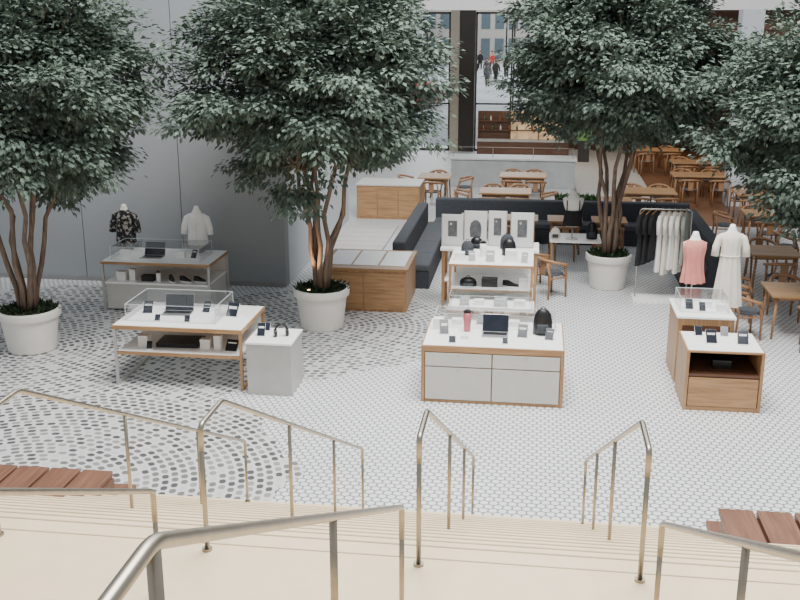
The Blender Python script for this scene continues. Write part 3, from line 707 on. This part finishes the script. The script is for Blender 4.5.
def window(nm,x0,x1,tz=1.75):
    t=bpy.data.objects.new(nm,None);COL.objects.link(t);t.location=(0,0,0);struct(t,'tall glazed shopfront window')
    b=B();
    for x in (x0,x1-.06):b.box(x,x+.06,38.4,38.52,0,5.12)
    b.box(x0,x1,38.4,38.52,5.04,5.12);b.box(x0,x1,38.4,38.52,0,.08);b.box(x0,x1,38.4,38.52,tz,tz+.06)
    struct(b.obj('frame',DKM,t));struct(bx('pane',WINGLASS,t,x0+.06,x1-.06,38.45,38.465,.08,5.04))
window('window_1',-5.0,-3.27);window('window_2',-2.33,-.95);window('window_3',-.93,.4)
t=T('lit_menu_panel','green glowing display panel','sign',(1.7,35.9,0))
bx('panel',flat('green_lit',(.12,.25,.07),.5,emit=.3,var=.2),t,-.25,.25,0,.05,.75,1.3);bx('stand',DKM,t,-.2,.2,0.01,.04,0,.75)
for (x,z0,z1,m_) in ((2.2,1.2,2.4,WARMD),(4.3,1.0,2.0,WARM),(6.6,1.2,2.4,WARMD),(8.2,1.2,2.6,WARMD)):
    t=T('wall_shelf','wooden wall shelf unit with a painted warm glow','shelf',(x,39.1,0.004))
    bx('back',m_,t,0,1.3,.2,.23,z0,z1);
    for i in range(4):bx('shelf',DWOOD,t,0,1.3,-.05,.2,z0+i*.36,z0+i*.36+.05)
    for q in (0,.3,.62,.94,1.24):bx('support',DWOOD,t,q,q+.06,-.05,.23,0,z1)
BULB=flat('warm_bulb',(1,.75,.45),.5,emit=8)
for i,(x,y) in enumerate([(3.6,32.0),(5.0,32.2),(6.6,32.0),(3.6,35.0),(5.0,35.2),(6.6,35.0)]):
    t=T('pendant_lamp','small black pendant lamp with a warm bulb','lamp',(x,y,3.1),group='cafe pendant lamps')
    B().lathe([(.16,0),(.12,.1),(.03,.16),(.01,.17)],18).obj('lamp_shade',BLACK,t,smooth=True)
    B().tube([(0,0,.16),(0,0,1.5)],.008,6).obj('cord',BLACK,t)
    B().lathe([(.02,-.03),(.055,0),(.05,.05),(.02,.08)],12).obj('bulb',BULB,t,smooth=True)
struct(bx('ground_street',flat('asphalt',(.30,.31,.32),.8,var=.2,scale=.25),None,-60,30,40,170,-.2,-.01),'grey street paving')
dk=flat('facade_glass',(.10,.13,.15),.15)
def facade(x0,x1,y0,y1,h,mat,lab,wn=10,face='S'):
    t=T('building',lab,'building',((x0+x1)/2,(y0+y1)/2,-.01));w=(x1-x0)/2;d=(y1-y0)/2
    bx('body',mat,t,-w,w,-d,d,0,h)
    if face=='S':
        s=2*w/wn
        for i in range(wn):
            for (z0,z1) in ((.3,2.6),(3.6,5.2),(6,8)):
                if z1<h:bx('window',dk,t,-w+i*s+.25*s,-w+(i+1)*s-.1*s,-d-.05,-d+.02,z0,z1)
    else:
        s=2*d/wn
        for i in range(wn):
            for (z0,z1) in ((.4,3.2),(4.2,6.6),(7.8,10)):
                if z1<h:bx('window',dk,t,w-.02,w+.05,-d+i*s+.25*s,-d+(i+1)*s-.1*s,z0,z1)
FAC=flat('pale_stone_facade',(.62,.62,.62),.8,var=.12,scale=.4)
facade(-40,-13,125,130,12,FAC,'pale stone street building with tall dark windows',16)
facade(-12.5,20,112,118,12,flat('brown_facade',(.40,.36,.33),.8,var=.1),'brownish street building with shop windows',22)
facade(-30,-12,52,110,12,flat('grey_facade',(.5,.5,.5),.8),'grey street building with tall windows',14,'E')
for (x,y) in ((-9.5,88),(1.5,95),(-3.3,106),(-6.5,100)):
    t=T('street_lamp','thin dark street lamp post','street lamp',(x,y,-.01))
    B().tube([(0,0,0),(0,0,6)],[.09,.05],8).obj('pole',BLACK,t);B().lathe([(.25,6),(.2,6.15),(.05,6.3)],12).obj('lamp_head',BLACK,t)
def person(x,y,rot,coat,legs,hair,stride=.16,lab='person walking in a dark coat'):
    t=T('person',lab,'person',(x,y,-.01),rot)
    V=[(0,0,.92),(0,0,1.15),(0,0,1.38),(0,0,1.47),(0,0.01,1.56),(0,0.01,1.68),
       (.09,0,.88),(.1,-stride*.5,.48),(.1,-stride*.8,.08),(.1,-stride*.8-.15,.03),
       (-.09,0,.88),(-.1,stride*.4,.5),(-.1,stride+.05,.12),(-.1,stride-.08,.03),
       (.19,0,1.38),(.24,.08,1.1),(.23,-.02,.86),(.23,-.05,.77),(-.19,0,1.38),(-.24,-.08,1.1),(-.23,-.14,.88),(-.23,-.17,.79)]
    E=[(0,1),(1,2),(2,3),(3,4),(4,5),(0,6),(6,7),(7,8),(8,9),(0,10),(10,11),(11,12),(12,13),(2,14),(14,15),(15,16),(16,17),(2,18),(18,19),(19,20),(20,21)]
    R_=[.13,.12,.12,.055,.085,.07,.085,.06,.04,.035,.085,.06,.04,.035,.06,.045,.035,.03,.06,.045,.035,.03]
    me=bpy.data.meshes.new('body');me.from_pydata(V,E,[]);o=bpy.data.objects.new('body',me);COL.objects.link(o);o.parent=t
    me.materials.append(PERSK);m=o.modifiers.new('skin','SKIN')
    for i,sv in enumerate(me.skin_vertices[0].data):sv.radius=(R_[i],R_[i]);sv.use_root=(i==0)
    s=o.modifiers.new('sub','SUBSURF');s.levels=1;s.render_levels=1
    B().rings([(.62,.2,.15,0,0),(.92,.19,.145,0,0),(1.15,.17,.135,0,0),(1.38,.2,.14,0,0),(1.47,.12,.09,0,0),(1.5,.07,.07,0,0)],18).obj('coat',coat,t,smooth=True)
    for q,i0 in ((1,14),(-1,18)):
        B().tube([V[i0],V[i0+1],V[i0+2]],[.08,.062,.052],10).obj('sleeve',coat,t,smooth=True)
    B().tube([V[6],V[7],V[8]],[.105,.08,.06],10).obj('trouser_leg',legs,t,smooth=True);B().tube([V[10],V[11],V[12]],[.105,.08,.06],10).obj('trouser_leg',legs,t,smooth=True)
    B().rings([(1.57,.09,.06,0,.05),(1.66,.1,.1,0,.02),(1.74,.085,.085,0,.015),(1.775,.04,.04,0,.01)],14).obj('hair',hair,t,smooth=True)
for (x,y,r,c,l,lb) in [(-4.9,80,.4,BCLOTH,DKFAB,'person walking in a black coat'),(-4.1,83,-.6,DKFAB,BCLOTH,'person walking in a dark grey coat'),(-3.2,79,2.8,BCLOTH,BCLOTH,'person walking in a black coat'),(-2.6,85,.1,BCLOTH,BCLOTH,'person walking in a black coat'),(-3.6,74,3.0,DKFAB2,BCLOTH,'person standing in a grey coat'),(-1.4,78,1.2,BCLOTH,DKFAB,'person walking in a black coat'),(-9.6,72,.5,DKFAB,BCLOTH,'person walking in a dark grey coat'),(-4.4,99,.5,RED,BCLOTH,'person walking in a red jacket'),(-5.5,98,.2,BCLOTH,BCLOTH,'person walking in a black coat'),(-1.5,102,2.2,DKFAB,BCLOTH,'person walking in a dark grey coat'),(-6.8,104,1.2,BCLOTH,BCLOTH,'person walking in a black coat')]:
    person(x,y,r,c,l,DWOOD,lab=lb)
def car(x,y,rot,mat,lab):
    t=T('car',lab,'car',(x,y,-.01),rot)
    b=B()
    prof=[(-2.1,.3),(-2.1,.75),(-1.3,.85),(-.8,1.35),(.7,1.4),(1.4,.9),(2.1,.8),(2.15,.3)]
    for s in (-.85,.85):
        for (a,c) in prof:b.v.append((a,s*(1 if c<1 else .82),c))
    n=len(prof)
    for i in range(n):b.f.append((i,(i+1)%n,n+(i+1)%n,n+i))
    b.f.append(tuple(range(n)));b.f.append(tuple(reversed(range(n,2*n))));b.obj('body',mat,t,.04)
    for sx in (-1.35,1.35):
        for sy in (-1,1):B().tube([(sx,sy*.66,.32),(sx,sy*.88,.32)],.32,20).obj('wheel',BLACK,t)
    for sy in (-1,1):B().box(-.8,.75,sy*.74-.02,sy*.74+.02,.9,1.25).obj('side_window',SCREEN,t)
    B().box(1.0,1.03,-.6,.6,.95,1.2).obj('windscreen',SCREEN,t)
car(-6.6,57,1.35,RED,'red car parked on the street')
car(1.5,106,.0,BLACK,'black car driving on the street');car(-9.0,108,0,flat('white_paint',(.75,.75,.75),.3),'white car driving on the street')

# ---------------------------------------------------------------- light
wd=bpy.data.worlds.new('World');SC.world=wd;wd.use_nodes=True
bg=wd.node_tree.nodes['Background'];bg.inputs['Color'].default_value=(.88,.94,1,1);bg.inputs['Strength'].default_value=.66
def area(name,loc,sx,sy,e,c=(1,1,1),rot=(0,0,0)):
    l=bpy.data.lights.new(name,'AREA');l.shape='RECTANGLE';l.size=sx;l.size_y=sy;l.energy=e;l.color=c
    o=bpy.data.objects.new(name,l);COL.objects.link(o);o.location=loc;o.rotation_euler=rot;return o
area('skylight',(.5,11,14),8,9,5000,(1,.985,.965))
area('street_daylight',(-4,90,25),40,60,35000,(.95,.98,1))
area('cafe_light',(5,34,4.4),5,5,110,(1,.7,.42));area('bar_light',(-.3,35.5,4.2),2.5,1.5,60,(1,.78,.5))
t=T('uplight','small warm uplight in the tree pot','lamp',(-3.56,15.32,.66))
B().lathe([(.03,0),(.035,.04),(.03,.05)],14).obj('housing',BLACK,t);B().lathe([(.024,.05),(.024,.053)],14).obj('lens',BULB,t)
l=bpy.data.lights.new('uplight_beam','SPOT');l.energy=110;l.color=(1,.6,.3);l.spot_size=.9;l.spot_blend=.6;l.shadow_soft_size=.03
o=bpy.data.objects.new('uplight_beam',l);COL.objects.link(o);o.location=(-3.56,15.32,.74);o.rotation_euler=(pi-.22,.06,0)
cd=bpy.data.cameras.new('camera');cam=bpy.data.objects.new('camera',cd);COL.objects.link(cam)
cd.sensor_width=36;cd.lens=45;cd.clip_start=.05;cd.clip_end=400
cam.location=(0,0,5);cam.rotation_euler=(math.radians(90-15.9),0,math.radians(7.67))
SC.camera=cam
